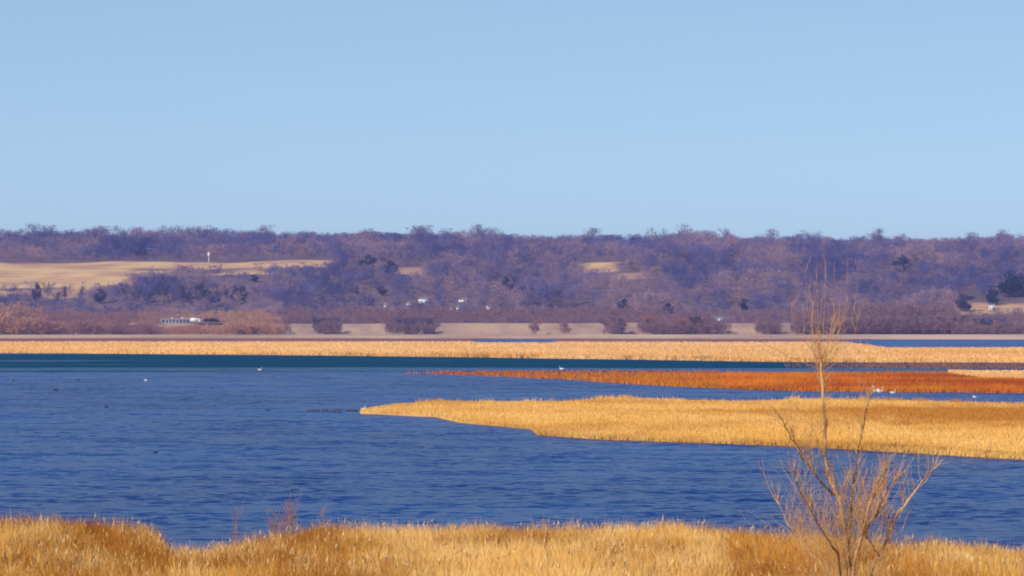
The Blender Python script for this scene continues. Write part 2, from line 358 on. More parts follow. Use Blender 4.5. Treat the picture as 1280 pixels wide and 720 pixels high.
# ---------------------------------------------------------------- branching plants
def tubes(segs, sides=5):
    """segs: list of (polyline points, radii) -> V, F quads"""
    V, F = [], []
    for pts, rad in segs:
        pts = [Vector(p) for p in pts]; b0 = len(V); k = len(pts)
        for i, p in enumerate(pts):
            d = (pts[min(i+1, k-1)]-pts[max(i-1, 0)]).normalized()
            s = d.cross(Vector((.3, 1, .1))).normalized(); t = d.cross(s)
            for q in range(sides):
                an = 2*math.pi*q/sides
                V.append(p + (s*math.cos(an)+t*math.sin(an))*rad[i])
        for i in range(k-1):
            for q in range(sides):
                r_ = (q+1) % sides
                F.append((b0+i*sides+q, b0+i*sides+r_, b0+(i+1)*sides+r_, b0+(i+1)*sides+q))
    return V, F
def rvec(s): return Vector((random.gauss(0, s), random.gauss(0, s), random.gauss(0, s)))
def wobble(p0, p1, n, amp):
    L = (Vector(p1)-Vector(p0)).length
    return [Vector(p0).lerp(Vector(p1), i/n) + (rvec(amp*L) if 0 < i else Vector()) for i in range(n+1)]
def smooth_poly(pts, k=3):
    out_ = []
    P = [Vector(p) for p in pts]
    for i in range(len(P)-1):
        a_, b_, c_, d_ = P[max(i-1, 0)], P[i], P[i+1], P[min(i+2, len(P)-1)]
        for j in range(k):
            t = j/k
            out_.append(.5*((2*b_)+(c_-a_)*t+(2*a_-5*b_+4*c_-d_)*t*t+(3*b_-a_-3*c_+d_)*t**3))
    out_.append(P[-1]); return out_

TD = 70.0
def tp(u, y, dy=0.0):
    D = TD+dy; return Vector((ux(u, D), D, HC-(y-HOR)*D/FPX))
def sapling():
    zb = near_z(ux(1062, TD), TD)
    root = empty('bare_sapling', (ux(1062, TD), TD, zb)); inv = Vector(root.location)
    tag(root, 'leafless multi stemmed young tree rising from the near meadow in front of the spit', 'tree')
    base = Vector((ux(1062, TD), TD, zb-.05))
    def put(name, segs, mat, sides=6, parent=root):
        V, F = tubes([([p-inv for p in s], r) for s, r in segs], sides)
        return link(name, mesh_np(name, V, F, None, True), M[mat], parent)
    stems = [  # (name, polyline in photo coords with depth offset, r0, r1, material)
        ('trunk', [base, tp(1061, 715), tp(1057, 675), tp(1053, 645), tp(1047, 620, .05), tp(1038, 602, .1), tp(1032, 577, .1), tp(1031, 545, .1), tp(1030, 505, .1), tp(1027.5, 470, .1), tp(1026, 448, .1)], .048, .019, 'bark_pale'),
        ('limb', [tp(1047, 620, .05), tp(1036, 613), tp(1019, 593, -.2), tp(1003, 570, -.35), tp(990, 547, -.5), tp(974, 522, -.6)], .026, .006, 'bark_dark'),
        ('limb', [base, tp(1062, 712, .1), tp(1060, 690, .2), tp(1064, 655, .3), tp(1064, 628, .3), tp(1068, 598, .4), tp(1072, 566, .5), tp(1080, 530, .6), tp(1086, 496, .6)], .034, .005, 'bark_dark'),
        ('limb', [base, tp(1068, 705, -.2), tp(1077, 670, -.3), tp(1083, 643, -.3), tp(1090, 620, -.4), tp(1100, 597, -.4), tp(1107, 577, -.5)], .036, .012, 'bark_pale'),
        ('limb', [base + Vector((.15, .1, 0)), tp(1088, 715, .3), tp(1100, 697, .3), tp(1107, 675, .4), tp(1120, 645, .5), tp(1138, 622, .6), tp(1153, 602, .7), tp(1168, 586, .8)], .034, .011, 'bark_pale'),
        ('limb', [base - Vector((.1, 0, 0)), tp(1050, 705, -.2), tp(1039, 682, -.4), tp(1027, 662, -.5), tp(1014, 640, -.6), tp(1002, 618, -.7), tp(990, 590, -.8)], .026, .005, 'bark_dark'),
        ('limb', [base - Vector((.15, .1, 0)), tp(1030, 712, .4), tp(1012, 692, .6), tp(998, 670, .8), tp(984, 655, .9), tp(972, 625, 1.0)], .020, .004, 'bark_pale'),
        ('limb', [tp(1077, 670, -.3), tp(1088, 655, -.5), tp(1096, 642, -.6), tp(1104, 622, -.7), tp(1117, 600, -.8)], .018, .005, 'bark_dark'),
        ('limb', [tp(1100, 697, .3), tp(1088, 676, .2), tp(1080, 668, .1), tp(1074, 640, 0), tp(1076, 612, 0)], .016, .005, 'bark_dark'),
    ]
    twigs, fine = [], []
    for i, (nm, pts, r0, r1, mt) in enumerate(stems):
        sp = smooth_poly(pts, 4); k = len(sp)
        sp = [p + (rvec(.012) if 0 < j < k-1 else Vector()) for j, p in enumerate(sp)]
        rad = [r0+(r1-r0)*(j/(k-1)) for j in range(k)]
        put(nm, [(sp, rad)], mt)
        # secondary twigs
        for q in range(26 if i else 44):
            j = random.randrange(max(2, k//3), k-1); p = sp[j]
            if p.z < HC-(700-HOR)*TD/FPX: continue
            d = (sp[j+1]-p).normalized()
            side = Vector((random.choice((-1, 1))*random.uniform(.3, 1), random.gauss(0, .5), random.uniform(.35, 1.0)))
            dirn = (d*.7+side.normalized()*.8).normalized(); L = random.uniform(.18, .75)
            if i == 0 and p.z > tp(0, 560).z:
                L *= .5
                if random.random() < .4: continue
            ln = [p]
            for s in range(4):
                dirn = (dirn+Vector((0, 0, .16))+rvec(.12)).normalized(); ln.append(ln[-1]+dirn*L/4)
            twigs.append((ln, [.0075, .006, .005, .004, .003]))
            for s in range(random.randrange(2, 6)):
                p2 = ln[random.randrange(1, 5)]; d2 = (dirn+rvec(.5)+Vector((0, 0, .3))).normalized(); l2 = random.uniform(.1, .4)
                fine.append(([p2, p2+d2*l2*.5+rvec(.01), p2+d2*l2+rvec(.02)], [.004, .003, .002]))
        # a spray at each tip
        for q in range(9):
            d2 = ((sp[-1]-sp[-3]).normalized()+rvec(.35)).normalized(); l2 = random.uniform(.15, .5); p2 = sp[-1-random.randrange(2)]
            fine.append(([p2, p2+d2*l2*.5, p2+d2*l2+rvec(.03)], [.006, .004, .0025]))
    # narrow upright fan of shoots at the top of the leader
    top = stems[0][1][-1]
    for q in range(34):
        st = top + Vector((random.gauss(0, .03), random.gauss(0, .04), -random.uniform(0, .25)))
        uu = random.gauss(1036, 32); yy = random.uniform(322, 430)
        en = tp(uu, yy, random.uniform(-.4, .4))
        md = st.lerp(en, .45) + Vector(((en.x-st.x)*.35, 0, -.02)) + rvec(.02)
        ln = smooth_poly([st, md, en], 4); rr = random.uniform(.0022, .0045)
        twigs.append((ln, [rr*(1-.6*j/(len(ln)-1)) for j in range(len(ln))]))
        for s in range(4):
            p2 = ln[random.randrange(2, len(ln))]; d2 = Vector((random.gauss(0, .4), random.gauss(0, .3), 1)).normalized(); l2 = random.uniform(.1, .35)
            fine.append(([p2, p2+d2*l2*.5+rvec(.01), p2+d2*l2], [.004, .003, .002]))
    # dense brown shoots low in the middle
    for q in range(440):
        st = tp(random.gauss(1055, 26), random.uniform(655, 745), random.uniform(-.5, .6))
        en = st + Vector((random.gauss(0, .22)+(st.x-base.x)*.35, random.gauss(0, .15), random.uniform(.4, 1.25)))
        fine.append((smooth_poly([st, st.lerp(en, .5)+rvec(.03), en], 2), [.0036, .003, .0026, .002, .0013]))
    put('twigs', [t for t in twigs], 'twig_warm', 4)
    f2 = {}
    for s, r in fine: f2.setdefault(len(s), []).append((s, r))
    put('fine_shoots', [t for v in f2.values() for t in v], 'twig_warm', 3)
sapling()

def shrub(name, label, cat, group, u, D, h, wdt, n, mat, seed, thick=.012, zb=None, lean=.25):
    random.seed(seed)
    X = ux(u, D); z = near_z(X, D) if zb is None else zb
    root = empty(name, (X, D, z)); tag(root, label, cat, group)
    st, fi = [], []
    for q in range(n):
        an = random.uniform(0, 2*math.pi); rr = wdt*.5*random.random()**.5
        p0 = Vector((math.cos(an)*rr*.35, math.sin(an)*rr*.35, -.05)); hh = h*random.uniform(.6, 1)
        p1 = Vector((math.cos(an)*rr, math.sin(an)*rr, hh))
        ln = smooth_poly([p0, p0.lerp(p1, .5)+rvec(.05*h), p1], 3)
        st.append((ln, [thick*(1-.7*j/(len(ln)-1)) for j in range(len(ln))]))
        for s in range(9):
            p2 = ln[random.randrange(2, len(ln))]; d2 = ((p1-p0).normalized()+rvec(.5)).normalized(); l2 = random.uniform(.1, .35)*h
            fi.append(([p2, p2+d2*l2*.5+rvec(.01), p2+d2*l2], [thick*.6, thick*.5, thick*.3]))
    V, F = tubes(st, 4); link('stems', mesh_np('stems', V, F), M[mat], root)
    V, F = tubes(fi, 3); link('twigs', mesh_np('twigs', V, F), M[mat], root)
    return root
M['shrub_orange'] = mottled('shrub_orange', (.80, .38, .06), (.62, .24, .04), 2)
for i, (u, D, h, wd, lb) in enumerate([
        (938, 112, 1.5, 1.5, 'small bushy orange shrub left of the bare sapling, farther of the pair'),
        (968, 104, 1.5, 1.7, 'rounded orange shrub in the meadow just left of the bare sapling'),
        (1010, 98, 1.6, 1.8, 'thick orange shrub at the left foot of the bare sapling'),
        (1130, 100, 1.3, 1.5, 'low orange shrub at the right foot of the bare sapling')]):
    shrub('orange_shrub', lb, 'shrub', 'orange shrubs around the bare sapling', u, D, h, wd, 75, 'shrub_orange', 40+i, .010)
for i, (u, D, h, wd, lb) in enumerate([
        (296, 150, 2.3, .3, 'thin pinkish dead weed stalk standing alone, leftmost above the near grass'),
        (347, 150, 1.7, .8, 'broad pinkish dead weed left of the tallest weed clump'),
        (367, 152, 2.1, .8, 'tallest pinkish dead weed clump against the water'),
        (406, 148, 1.7, .25, 'thin pale dead weed stalk, rightmost of the tall weeds')]):
    shrub('dead_weed', lb, 'weed', 'tall dead weeds on the near bank at the left', u, D, h, wd, 4 if wd < .5 else 16, 'weed', 60+i, .012)
random.seed(11)

# ---------------------------------------------------------------- distant bare trees
def tree_variant(seed, spread=.36, dense=1.0, rise=.30, n=520, slim=False):
    """unit-height leafless tree: trunk+limb tubes and a crown of twig slivers"""
    rs = random.getstate(); random.seed(seed); g = np.random.default_rng(seed)
    segs = [([Vector((0, 0, -.04)), Vector((random.gauss(0, .01), 0, rise)), Vector((random.gauss(0, .03), random.gauss(0, .03), .8))], [.018, .013, .004])]
    tips = []
    for k in range(11):
        z0 = random.uniform(rise*.8, .7); an = random.uniform(0, 6.28); L = spread*random.uniform(.55, 1.1)*(1.15-abs(z0-.5))
        p0 = Vector((0, 0, z0)); p1 = p0+Vector((math.cos(an)*L, math.sin(an)*L, L*random.uniform(.4, 1.0)+.05))
        segs.append(([p0, p0.lerp(p1, .5)+rvec(.015), p1], [.009, .006, .003])); tips += [p1, p0.lerp(p1, .65), p0.lerp(p1, .85)]
    tips += [Vector((0, 0, .85)), Vector((.03, 0, .75))]
    V, F = tubes(segs, 3); tr = mesh_np('far_trunk', V, F)
    T = np.array([tuple(t) for t in tips]); c = T[g.integers(0, len(T), n)]
    P = c + g.normal(0, 1, (n, 3))*np.array([.075, .075, .065])
    P[:, 2] = np.clip(P[:, 2], rise*.6, 1.0)
    dr = g.normal(0, .5, (n, 3)) + np.array([0, 0, .8]) + (P-np.array([0, 0, .3]))*.9
    dr /= np.linalg.norm(dr, axis=1)[:, None]
    L = g.uniform(.05, .13, n)[:, None]; sd_ = np.cross(dr, g.normal(0, 1, (n, 3))); sd_ /= np.linalg.norm(sd_, axis=1)[:, None]
    wd = g.uniform(.004, .009, n)[:, None]*dense
    Vc = np.stack([P-sd_*wd, P+sd_*wd, P+dr*L], 1).reshape(-1, 3); Fc = np.arange(3*n).reshape(n, 3)
    random.setstate(rs)
    return tr, Vc, Fc, np.array([tuple(v) for v in V]), F
VAR = [tree_variant(100+i, spread=random.uniform(.28, .42), rise=random.uniform(.22, .34), dense=1.35, n=560) for i in range(7)]
BUSH = [tree_variant(200+i, spread=.50, rise=.03, dense=3.2, n=620) for i in range(3)]
EVER = [tree_variant(300+i, spread=.30, rise=.08, dense=5.5, n=900) for i in range(2)]
CROWN = {}
def crown_mesh(kind, i, mat):
    key = (kind, i, mat)
    if key not in CROWN:
        v = {'t': VAR, 'b': BUSH, 'e': EVER}[kind][i]
        cm = mesh_np('far_crown', v[1], v[2]); cm.materials.append(M[mat])
        tm = v[0].copy(); tm.materials.clear(); tm.materials.append(M['bark_grey'] if mat not in ('twig_dark', 'evergreen') else M['twig_dark'])
        CROWN[key] = (tm, cm)
    return CROWN[key]
def far_tree(name, label, cat, group, X, Y, z, h, kind, mat, wide=1.0, yaw=None):
    i = random.randrange(len({'t': VAR, 'b': BUSH, 'e': EVER}[kind])); tm, cm = crown_mesh(kind, i, mat)
    r = empty(name, (X, Y, z), random.uniform(0, 6.28)); r.scale = (h*wide, h*wide, h); tag(r, label, cat, group)
    link('trunk', tm, None, r); link('crown', cm, None, r)
    return r
class Mass:
    """an uncountable mass of trees in one mesh"""
    def __init__(s): s.V = []; s.F = []; s.n = 0; s.T = []
    def add(s, X, Y, z, h, kind, wide=1.0, tint=0.0, lod=1):
        v = random.choice({'t': VAR, 'b': BUSH, 'e': EVER}[kind]); V = v[1]; F = v[2]
        k = int(len(F)*lod); V = V[:3*k]
        a_ = random.uniform(0, 6.28); c, s_ = math.cos(a_), math.sin(a_)
        W = np.stack([(V[:, 0]*c-V[:, 1]*s_)*h*wide+X, (V[:, 0]*s_+V[:, 1]*c)*h*wide+Y, V[:, 2]*h+z], 1)
        s.V.append(W); s.F.append(F[:k]+s.n); s.n += len(W); s.T.append(np.full(len(W), tint))
    def build(s, name, label, mat):
        me = mesh_np(name, np.concatenate(s.V), np.concatenate(s.F), {'tint': np.concatenate(s.T)})
        return tag(link(name, me, mat), label, kind='stuff')
M['woods'] = mottled('woods', (.13, .115, .29), (.028, .028, .14), .016, attr='tint', c3=(.36, .22, .25))

def clear(X, Y, h=17):
    """is a spot a field, or would a tree there hide one that the photograph shows open"""
    fv = field_at(X, Y)
    if fv > .3: return random.random() > .012
    u = 640+FPX*X/Y; z = hill_z(X, Y)
    ytop = HOR-(z+h-HC)*FPX/Y
    for dd in (15, 40, 80, 130, 190, 260):
        Y2 = Y+dd; X2 = ux(u, Y2)
        if field_at(X2, Y2) > .45 and ytop < HOR-(hill_z(X2, Y2)-HC)*FPX/Y2 - 3 :
            return True
    return False
def at_hill(u, Y): X = ux(u, Y); return X, Y, hill_z(X, Y)
def find_Y(u, y, h=0.0):
    """distance at which the hill surface appears on row y"""
    for Y in range(3000, 4350, 10):
        X = ux(u, Y)
        if HOR-(hill_z(X, Y)+h-HC)*FPX/Y <= y: return float(Y)
    return 4200.0
KEEP = [(u, find_Y(u, y), w_) for u, y, w_ in [(632, 367, 15), (1262, 372, 24), (1240, 382, 12), (1205, 390, 12), (780, 392, 9), (835, 394, 10), (930, 389, 9), (460, 339, 13), (488, 345, 12),
    (1128, 340, 15), (446, 370, 5), (478, 370, 8), (176, 324, 10), (318, 354, 9), (529, 379, 7), (511, 383, 5), (482, 384, 4), (568, 387, 9), (578, 378, 8), (611, 388, 5), (540, 401, 5), (898, 404, 8), (1240, 387, 6)]]
mass = Mass(); rows = []
FN = 5200
cnt = 0
while cnt < FN:
    Y = 2960+1500*random.random()**.95; X = random.uniform(-760, 760)
    u = 640+FPX*X/Y
    if not -250 < u < 1530: continue
    z = hill_z(X, Y); h = random.uniform(12, 19)*(1+.25*fnoise(X, Y, 90, 4.4))
    if Y < 3100: h *= .6
    elif Y < 3200: h *= .8
    if clear(X, Y, h): continue
    if any(abs(u-a_) < w_+3 and b_-110 < Y < b_+12 for a_, b_, w_ in KEEP): continue
    if 30 < u < 320 and 3215 < Y < 3262: continue
    # small clearing gaps by the village
    if 470 < u < 625 and 3150 < Y < 3330 and random.random() < .55: continue
    # rows: score how large it shows
    rows.append((X, Y, z, h, u)); cnt += 1
sky_line = [r for r in rows if 4020 < r[1] < 4330 and 0 < r[4] < 1280]
foot = [r for r in rows if r[1] < 3230 and -10 < r[4] < 1290]
random.shuffle(sky_line); random.shuffle(foot)
sky_line = sky_line[:125]; foot = foot[:95]
chosen = set(id(r) for r in sky_line+foot)
for r in sky_line:
    far_tree('ridge_tree', 'bare grey tree among those lining the ridge top against the sky', 'tree', 'bare trees along the skyline of the ridge', r[0], r[1], r[2], r[3]*random.uniform(.8, 1.55), 't', random.choice(('twig_grey', 'twig_purple', 'twig_grey')), random.uniform(.8, 1.2))
for r in foot:
    far_tree('hillside_tree', 'bare purplish tree among those along the foot of the wooded hill', 'tree', 'bare trees at the foot of the hill', r[0], r[1], r[2], r[3], 't', random.choice(('twig_purple', 'twig_grey', 'twig_purple', 'twig_dark')), random.uniform(.8, 1.2))
for r in rows:
    if id(r) in chosen: continue
    X, Y, z, h, u = r
    mass.add(X, Y, z, h, 't', random.uniform(.85, 1.3), max(0, min(1, .28+1.3*fnoise(X, Y*.5, 55, 2.7)+random.gauss(0, .35))), .8)
for q in range(2600):
    Y = random.uniform(3900, 4450); X = random.uniform(-760, 760)
    if not -250 < 640+FPX*X/Y < 1530: continue
    mass.add(X, Y, hill_z(X, Y), random.uniform(7, 12), 'b', random.uniform(.9, 1.4), random.random()*.6, .4)
for q in range(4200):
    Y = random.uniform(3000, 3900); X = random.uniform(-720, 720); h = random.uniform(4, 8)
    if not -100 < 640+FPX*X/Y < 1380 or clear(X, Y, h): continue
    u = 640+FPX*X/Y
    if any(abs(u-a_) < w_+2 and b_-60 < Y < b_+12 for a_, b_, w_ in KEEP): h *= .35
    mass.add(X, Y, hill_z(X, Y), h, 'b', random.uniform(1.0, 1.5), max(0, min(1, .25+1.3*fnoise(X, Y*.5, 55, 2.7)+random.gauss(0, .3))), .4)
mass.build('distant_woods', 'leafless purple grey woods covering the long hill beyond the lake', M['woods'])

# particular dark and odd trees
for (u, y, h, k, mt, wd, lb) in [
        (632, 367, 14, 'e', 'evergreen', 1.6, 'very dark evergreen mid hillside right of the white houses'),
        (1262, 372, 22, 'e', 'evergreen', 1.7, 'largest dark evergreen on the hillside at the right'),
        (1240, 382, 14, 'e', 'evergreen', 1.3, 'dark evergreen left of the largest one at the right'),
        (1278, 368, 18, 'e', 'evergreen', 1.5, 'dark evergreen above the pale slope, rightmost'),
        (1205, 390, 15, 'e', 'twig_dark', 1.4, 'dark round tree at the left end of the pale slope'),
        (780, 392, 11, 'e', 'evergreen', 1.3, 'dark evergreen low on the hill right of centre'),
        (835, 394, 9, 'e', 'evergreen', 1.6, 'low dark evergreen above the levee right of centre'),
        (930, 389, 11, 'e', 'evergreen', 1.2, 'dark evergreen left of the bare sapling, low on the hill'),
        (460, 339, 15, 'e', 'evergreen', 1.4, 'dark blue evergreen just right of the tan hillside field'),
        (488, 345, 14, 'e', 'evergreen', 1.3, 'dark blue evergreen beside another, high on the left centre hill'),
        (1128, 340, 15, 'e', 'evergreen', 1.6, 'dark blue evergreen high on the hill right of the bare sapling'),
        (446, 370, 8, 'e', 'twig_dark', .9, 'small dark tree left of centre on the lower hill'),
        (478, 370, 9, 'e', 'twig_dark', 1.3, 'dark bushy tree left of the white houses'),
        (644, 356, 8, 'e', 'twig_dark', 1.0, 'small dark tree just right of the very dark evergreen'),
        (176, 322, 10, 'e', 'evergreen', 1.6, 'dark evergreen clump behind the gap in the tan field'),
        (85, 296, 16, 'e', 'twig_dark', 1.3, 'dark round crowned tree on the skyline at far left'),
        (318, 354, 7, 'e', 'evergreen', 1.6, 'dark low evergreen below the tan hillside field')]:
    Y = find_Y(u, y); X, Y, z = at_hill(u, Y)
    far_tree('evergreen_tree' if mt == 'evergreen' else 'dark_tree', lb, 'tree', None, X, Y, z, h, k, mt, wd)
# row of very dark trees in the draw below the field at the left
for i, u in enumerate((46, 60, 68, 82, 100, 125, 148, 158, 172, 184, 197, 205, 212, 228, 237, 246, 252, 260, 272, 283, 294, 304)):
    y = 383+random.uniform(-7, 5); Y = find_Y(u, y); X, Y, z = at_hill(u, Y)
    far_tree('dark_tree', 'dark leafless tree in the row below the tan hillside field', 'tree', 'dark trees below the tan field', X, Y, z, random.uniform(12, 18), random.choice(('t', 'e')), 'twig_dark', random.uniform(.6, 1.0))
# tall skyline trees with a place of their own
for (u, hh, Y, lb) in [(42, 27, 4050, 'tallest bare tree on the skyline at far left'), (62, 24, 4100, 'broad bare tree right of the tallest at far left'),
        (120, 20, 4050, 'bare tree rising alone in the dip of the skyline at left'), (228, 25, 4080, 'tall bare tree on the skyline above the white tower'),
        (242, 24, 4100, 'tall bare tree close right of the one above the white tower'), (334, 23, 4120, 'tall bare tree on the skyline beside the white mast'),
        (798, 22, 4200, 'rounded bare tree on the skyline right of centre'), (893, 24, 4200, 'broad pale bare tree on the skyline left of the lone tall one'),
        (965, 27, 4150, 'lone tall bare tree breaking the skyline left of the bare sapling'), (1092, 26, 4180, 'tall bare tree breaking the skyline right of the bare sapling'),
        (1125, 24, 4200, 'tall slim bare tree on the skyline toward the right')]:
    X, Y, z = at_hill(u, Y)
    far_tree('ridge_tree', lb, 'tree', None, X, Y, z, hh, 't', 'twig_grey', random.uniform(.8, 1.1))

# thicket of reddish brush on the left shore (uncountable) and single bushes along the levee
th = Mass()
for q in range(3400):
    u = random.uniform(-150, 352); D = random.choice((random.uniform(2800, 2868), random.uniform(2800, 3080)))
    hh = 11 if u < 45 else 8
    zz = 0.4 if D < 2868 else (8.8 if D < 2925 else 3+ (D-2925)*.06)
    if 192 < u < 284 and 2866 < D < 2906: continue
    lo = lerp(u, [(0, 1), (45, 1), (60, .85), (190, .8), (200, .85), (340, .8), (352, .7)])
    th.add(ux(u, D), D, zz, hh*lo*random.uniform(.6, 1.15)*(1.0 if D > 2868 else 1.15)*(1+.5*fnoise(u, D*.3, 22, 3))*(.72 if 188 < u < 286 and D < 2868 else 1), 'b', random.uniform(.8, 1.4), max(0, min(1, lerp(u, [(0, .35), (50, .55), (60, 1), (180, .9), (215, .1), (345, 0)])+.9*fnoise(u, D*.5, 25, 8)+random.gauss(0, .15))), .28)
M['thicket'] = mottled('thicket', (.42, .19, .12), (.50, .28, .16), .010, attr='tint', c3=(.27, .13, .13))
th.build('red_brush', 'reddish brown brush thicket along the far shore at the left', M['thicket'])
tk = Mass()
for q in range(2600):
    u = random.choice((random.uniform(1000, 1330), random.uniform(800, 1330))); D = random.choice((random.uniform(2835, 2868), random.uniform(2850, 3100)))
    if D < 2900 and (910 < u < 945 or 974 < u < 992): continue
    zz = 0.4 if D < 2868 else (8.8 if D < 2925 else 2+(D-2925)*.06)
    if 886 < u < 908: continue
    tk.add(ux(u, D), D, zz, random.uniform(6, 12)*lerp(u, [(800, .75), (1000, .8), (1100, 1.15), (1180, 1.1), (1200, .55), (1330, .55)]), 'b', random.uniform(.7, 1.2), random.random(), .25)
GAPS = [(364, 394), (430, 480), (545, 664), (672, 700), (714, 756), (780, 801), (912, 944), (974, 992)]
for q in range(1500):
    u = random.uniform(350, 1290)
    if any(a_-2 <= u <= b_+2 for a_, b_ in GAPS): continue
    D = random.uniform(2835, 2868); tk.add(ux(u, D), D, .4, random.uniform(4, 10.5), 'b', random.uniform(.6, .9), random.random(), .3)
for q in range(700):
    u = random.uniform(350, 820); D = random.uniform(2935, 3080)
    tk.add(ux(u, D), D, 2+(D-2925)*.06, random.uniform(7, 11), 'b', random.uniform(.7, 1.2), random.random(), .3)
M['thicket_purple'] = mottled('thicket_purple', (.24, .13, .14), (.30, .17, .15), .012, attr='tint', c3=(.17, .09, .12))
tk.build('purple_brush', 'purplish brown brush thicket behind and along the levee', M['thicket_purple'])
gaps = [(364, 394), (430, 480), (545, 664), (672, 700), (714, 756), (780, 801), (912, 944), (974, 992)]
nb = 0
for q in range(400):
    u = random.uniform(352, 1275)
    if any(a_ <= u <= b_ for a_, b_ in gaps): continue
    if nb >= 80: break
    D = random.uniform(2846, 2864)
    mt = random.choice(('twig_purple', 'twig_dark', 'twig_red', 'twig_red')) if u > 600 else 'twig_purple'
    far_tree('shore_bush', 'leafless brown bush on the far shore at the foot of the levee', 'bush', 'bushes at the foot of the levee', ux(u, D), D, .5, random.uniform(8, 13), 'b', mt, random.uniform(.7, 1.1)); nb += 1

# ---------------------------------------------------------------- far buildings and vehicles
def box_v(x0, x1, y0, y1, z0, z1):
    V = [(x0, y0, z0), (x1, y0, z0), (x1, y1, z0), (x0, y1, z0), (x0, y0, z1), (x1, y0, z1), (x1, y1, z1), (x0, y1, z1)]
    F = [(0, 1, 5, 4), (1, 2, 6, 5), (2, 3, 7, 6), (3, 0, 4, 7), (4, 5, 6, 7), (3, 2, 1, 0)]
    return V, F
def boxes(name, bs, mat, parent):
    V, F = [], []
    for b in bs:
        v, f = box_v(*b); F += [tuple(i+len(V) for i in q) for q in f]; V += v
    return link(name, mesh_np(name, V, F), M[mat], parent)
def prism(name, L, W, z0, rise, mat, parent, ov=.4):
    x, y = L/2+ov, W/2+ov
    V = [(-x, -y, z0), (x, -y, z0), (x, y, z0), (-x, y, z0), (-x, 0, z0+rise), (x, 0, z0+rise)]
    me = bpy.data.meshes.new(name); me.from_pydata(V, [], [(0, 1, 5, 4), (2, 3, 4, 5), (0, 4, 3), (1, 2, 5), (3, 2, 1, 0)])
    return link(name, me, M[mat], parent)
def house(u, y, L0, W0, H0, label, name='house', cat='house', group=None, rz=0.0, wall='white_paint', roof='roof_grey', Y=None, zb=None):
    k_ = 1.0 if L0 > 7.2 and group and u < 560 else .72; L, W, H = L0*k_, W0*k_, H0*k_
    Y = Y or find_Y(u, y); X = ux(u, Y); z = hill_z(X, Y) if zb is None else zb
    r = empty(name, (X, Y, z), rz); tag(r, label, cat, group)
    boxes('wall', [(-L/2, L/2, -W/2, W/2, -1.5, H)], wall, r)
    prism('roof', L, W, H+.003, W*.28, roof, r)
    n = max(2, int(L//3))
    for k in range(n):
        xx = -L/2+(k+.5)*L/n
        if k == n//2: boxes('door', [(xx-.5, xx+.5, -W/2-.06, -W/2-.004, 0, 2.1)], 'window_dark', r)
        else: boxes('window', [(xx-.5, xx+.5, -W/2-.06, -W/2-.004, 1.1, 2.2)], 'window_dark', r)
    return r
G = 'small white houses on the lower hillside'
for (u, y, L, W, H, rz, lb) in [
        (529, 379, 7.5, 6, 3.6, .2, 'brightest white house, highest on the lower hill left of centre'),
        (511, 383, 4.5, 5, 3.0, -.3, 'small white house just left of the brightest one'),
        (482, 384, 4, 5, 3.2, .1, 'pale house at the left end of the hillside village'),
        (564, 387, 4, 4, 2.8, .2, 'small white house, left one of the close pair'),
        (573, 387, 4, 4, 2.8, -.2, 'small white house, right one of the close pair'),
        (578, 378, 9, 5, 2.6, .0, 'long low pale house above the close pair of white houses'),
        (611, 388, 5, 5, 3.6, .3, 'white house at the right end of the hillside village'),
        (540, 401, 4, 5, 3.4, -.1, 'white house lowest on the hill, just above the levee'),
        (898, 404, 8, 6, 4.0, .1, 'white building among brush right of centre'),
        (1240, 387, 7, 6, 4.6, -.2, 'pinkish white house at the top of the pale slope, far right')]:
    house(u, y, L, W, H, lb, rz=rz, group=G)
X = ux(222, 2896)
r = empty('long_shed', (X, 2896, 8.9)); tag(r, 'long low grey shed on the far bank at the left', 'shed')
boxes('wall', [(-12.5, 12.5, -3, 3, -9, 2.3)], 'shed_grey', r); prism('roof', 25, 6, 2.303, 1.0, 'shed_grey', r)
for k in range(9): boxes('door', [(-11+k*2.6, -9.6+k*2.6, -3.06, -3.004, 0, 1.9)], 'window_dark', r)
for k in (0, 4, 8): boxes('roof_vent', [(-4+k*1.9-.6, -4+k*1.9+.6, -.6, .6, 3.0, 3.9)], 'white_paint', r)
def truck(u, Y, z, L, H, mat, label, cat='truck', name='parked_truck'):
    r = empty(name, (ux(u, Y), Y, z)); tag(r, label, cat)
    boxes('cargo_box', [(-L/2, L/2-2.6, -1.2, 1.2, .9, H)], mat, r)
    boxes('cab', [(L/2-2.4, L/2, -1.15, 1.15, .6, H*.82)], mat, r)
    boxes('window', [(L/2-1.6, L/2-.4, -1.2, -1.155, H*.5, H*.74)], 'window_dark', r)
    for x in (-L/2+1, -L/2+2.3, L/2-1.2):
        for s in (-1, 1):
            V, F = tubes([([Vector((x, s*1.0-.15, .48)), Vector((x, s*1.0+.15, .48))], [.48, .48])], 12)
            link('wheel', mesh_np('wheel', V, F), M['tyre'], r)
    return r
truck(245, 2884, 8.9, 8.5, 3.6, 'white_paint', 'white box truck parked at the right end of the long grey shed')
truck(264.5, 2884, 8.9, 11, 3.3, 'dark_paint', 'black box truck parked right of the white one on the far bank')
def tower(u, Y, h, rad, label):
    X = ux(u, Y); z = hill_z(X, Y); r = empty('water_tower', (X, Y, z)); tag(r, label, 'tower')
    V, F = tubes([([Vector((0, 0, -1)), Vector((0, 0, h*.6))], [rad*.32, rad*.28])], 12); link('shaft', mesh_np('shaft', V, F, None, True), M['white_paint'], r)
    prof = [(.55, .2), (.6, .75), (.68, 1), (.82, 1), (.92, .75), (.985, .25), (1, .02)]
    V, F = tubes([([Vector((0, 0, h*a_)) for a_, b_ in prof], [rad*b_ for a_, b_ in prof])], 14); link('tank', mesh_np('tank', V, F, None, True), M['white_paint'], r)
tower(261, 3688, 9.5, 1.15, 'small white tower standing at the edge of the hillside field')
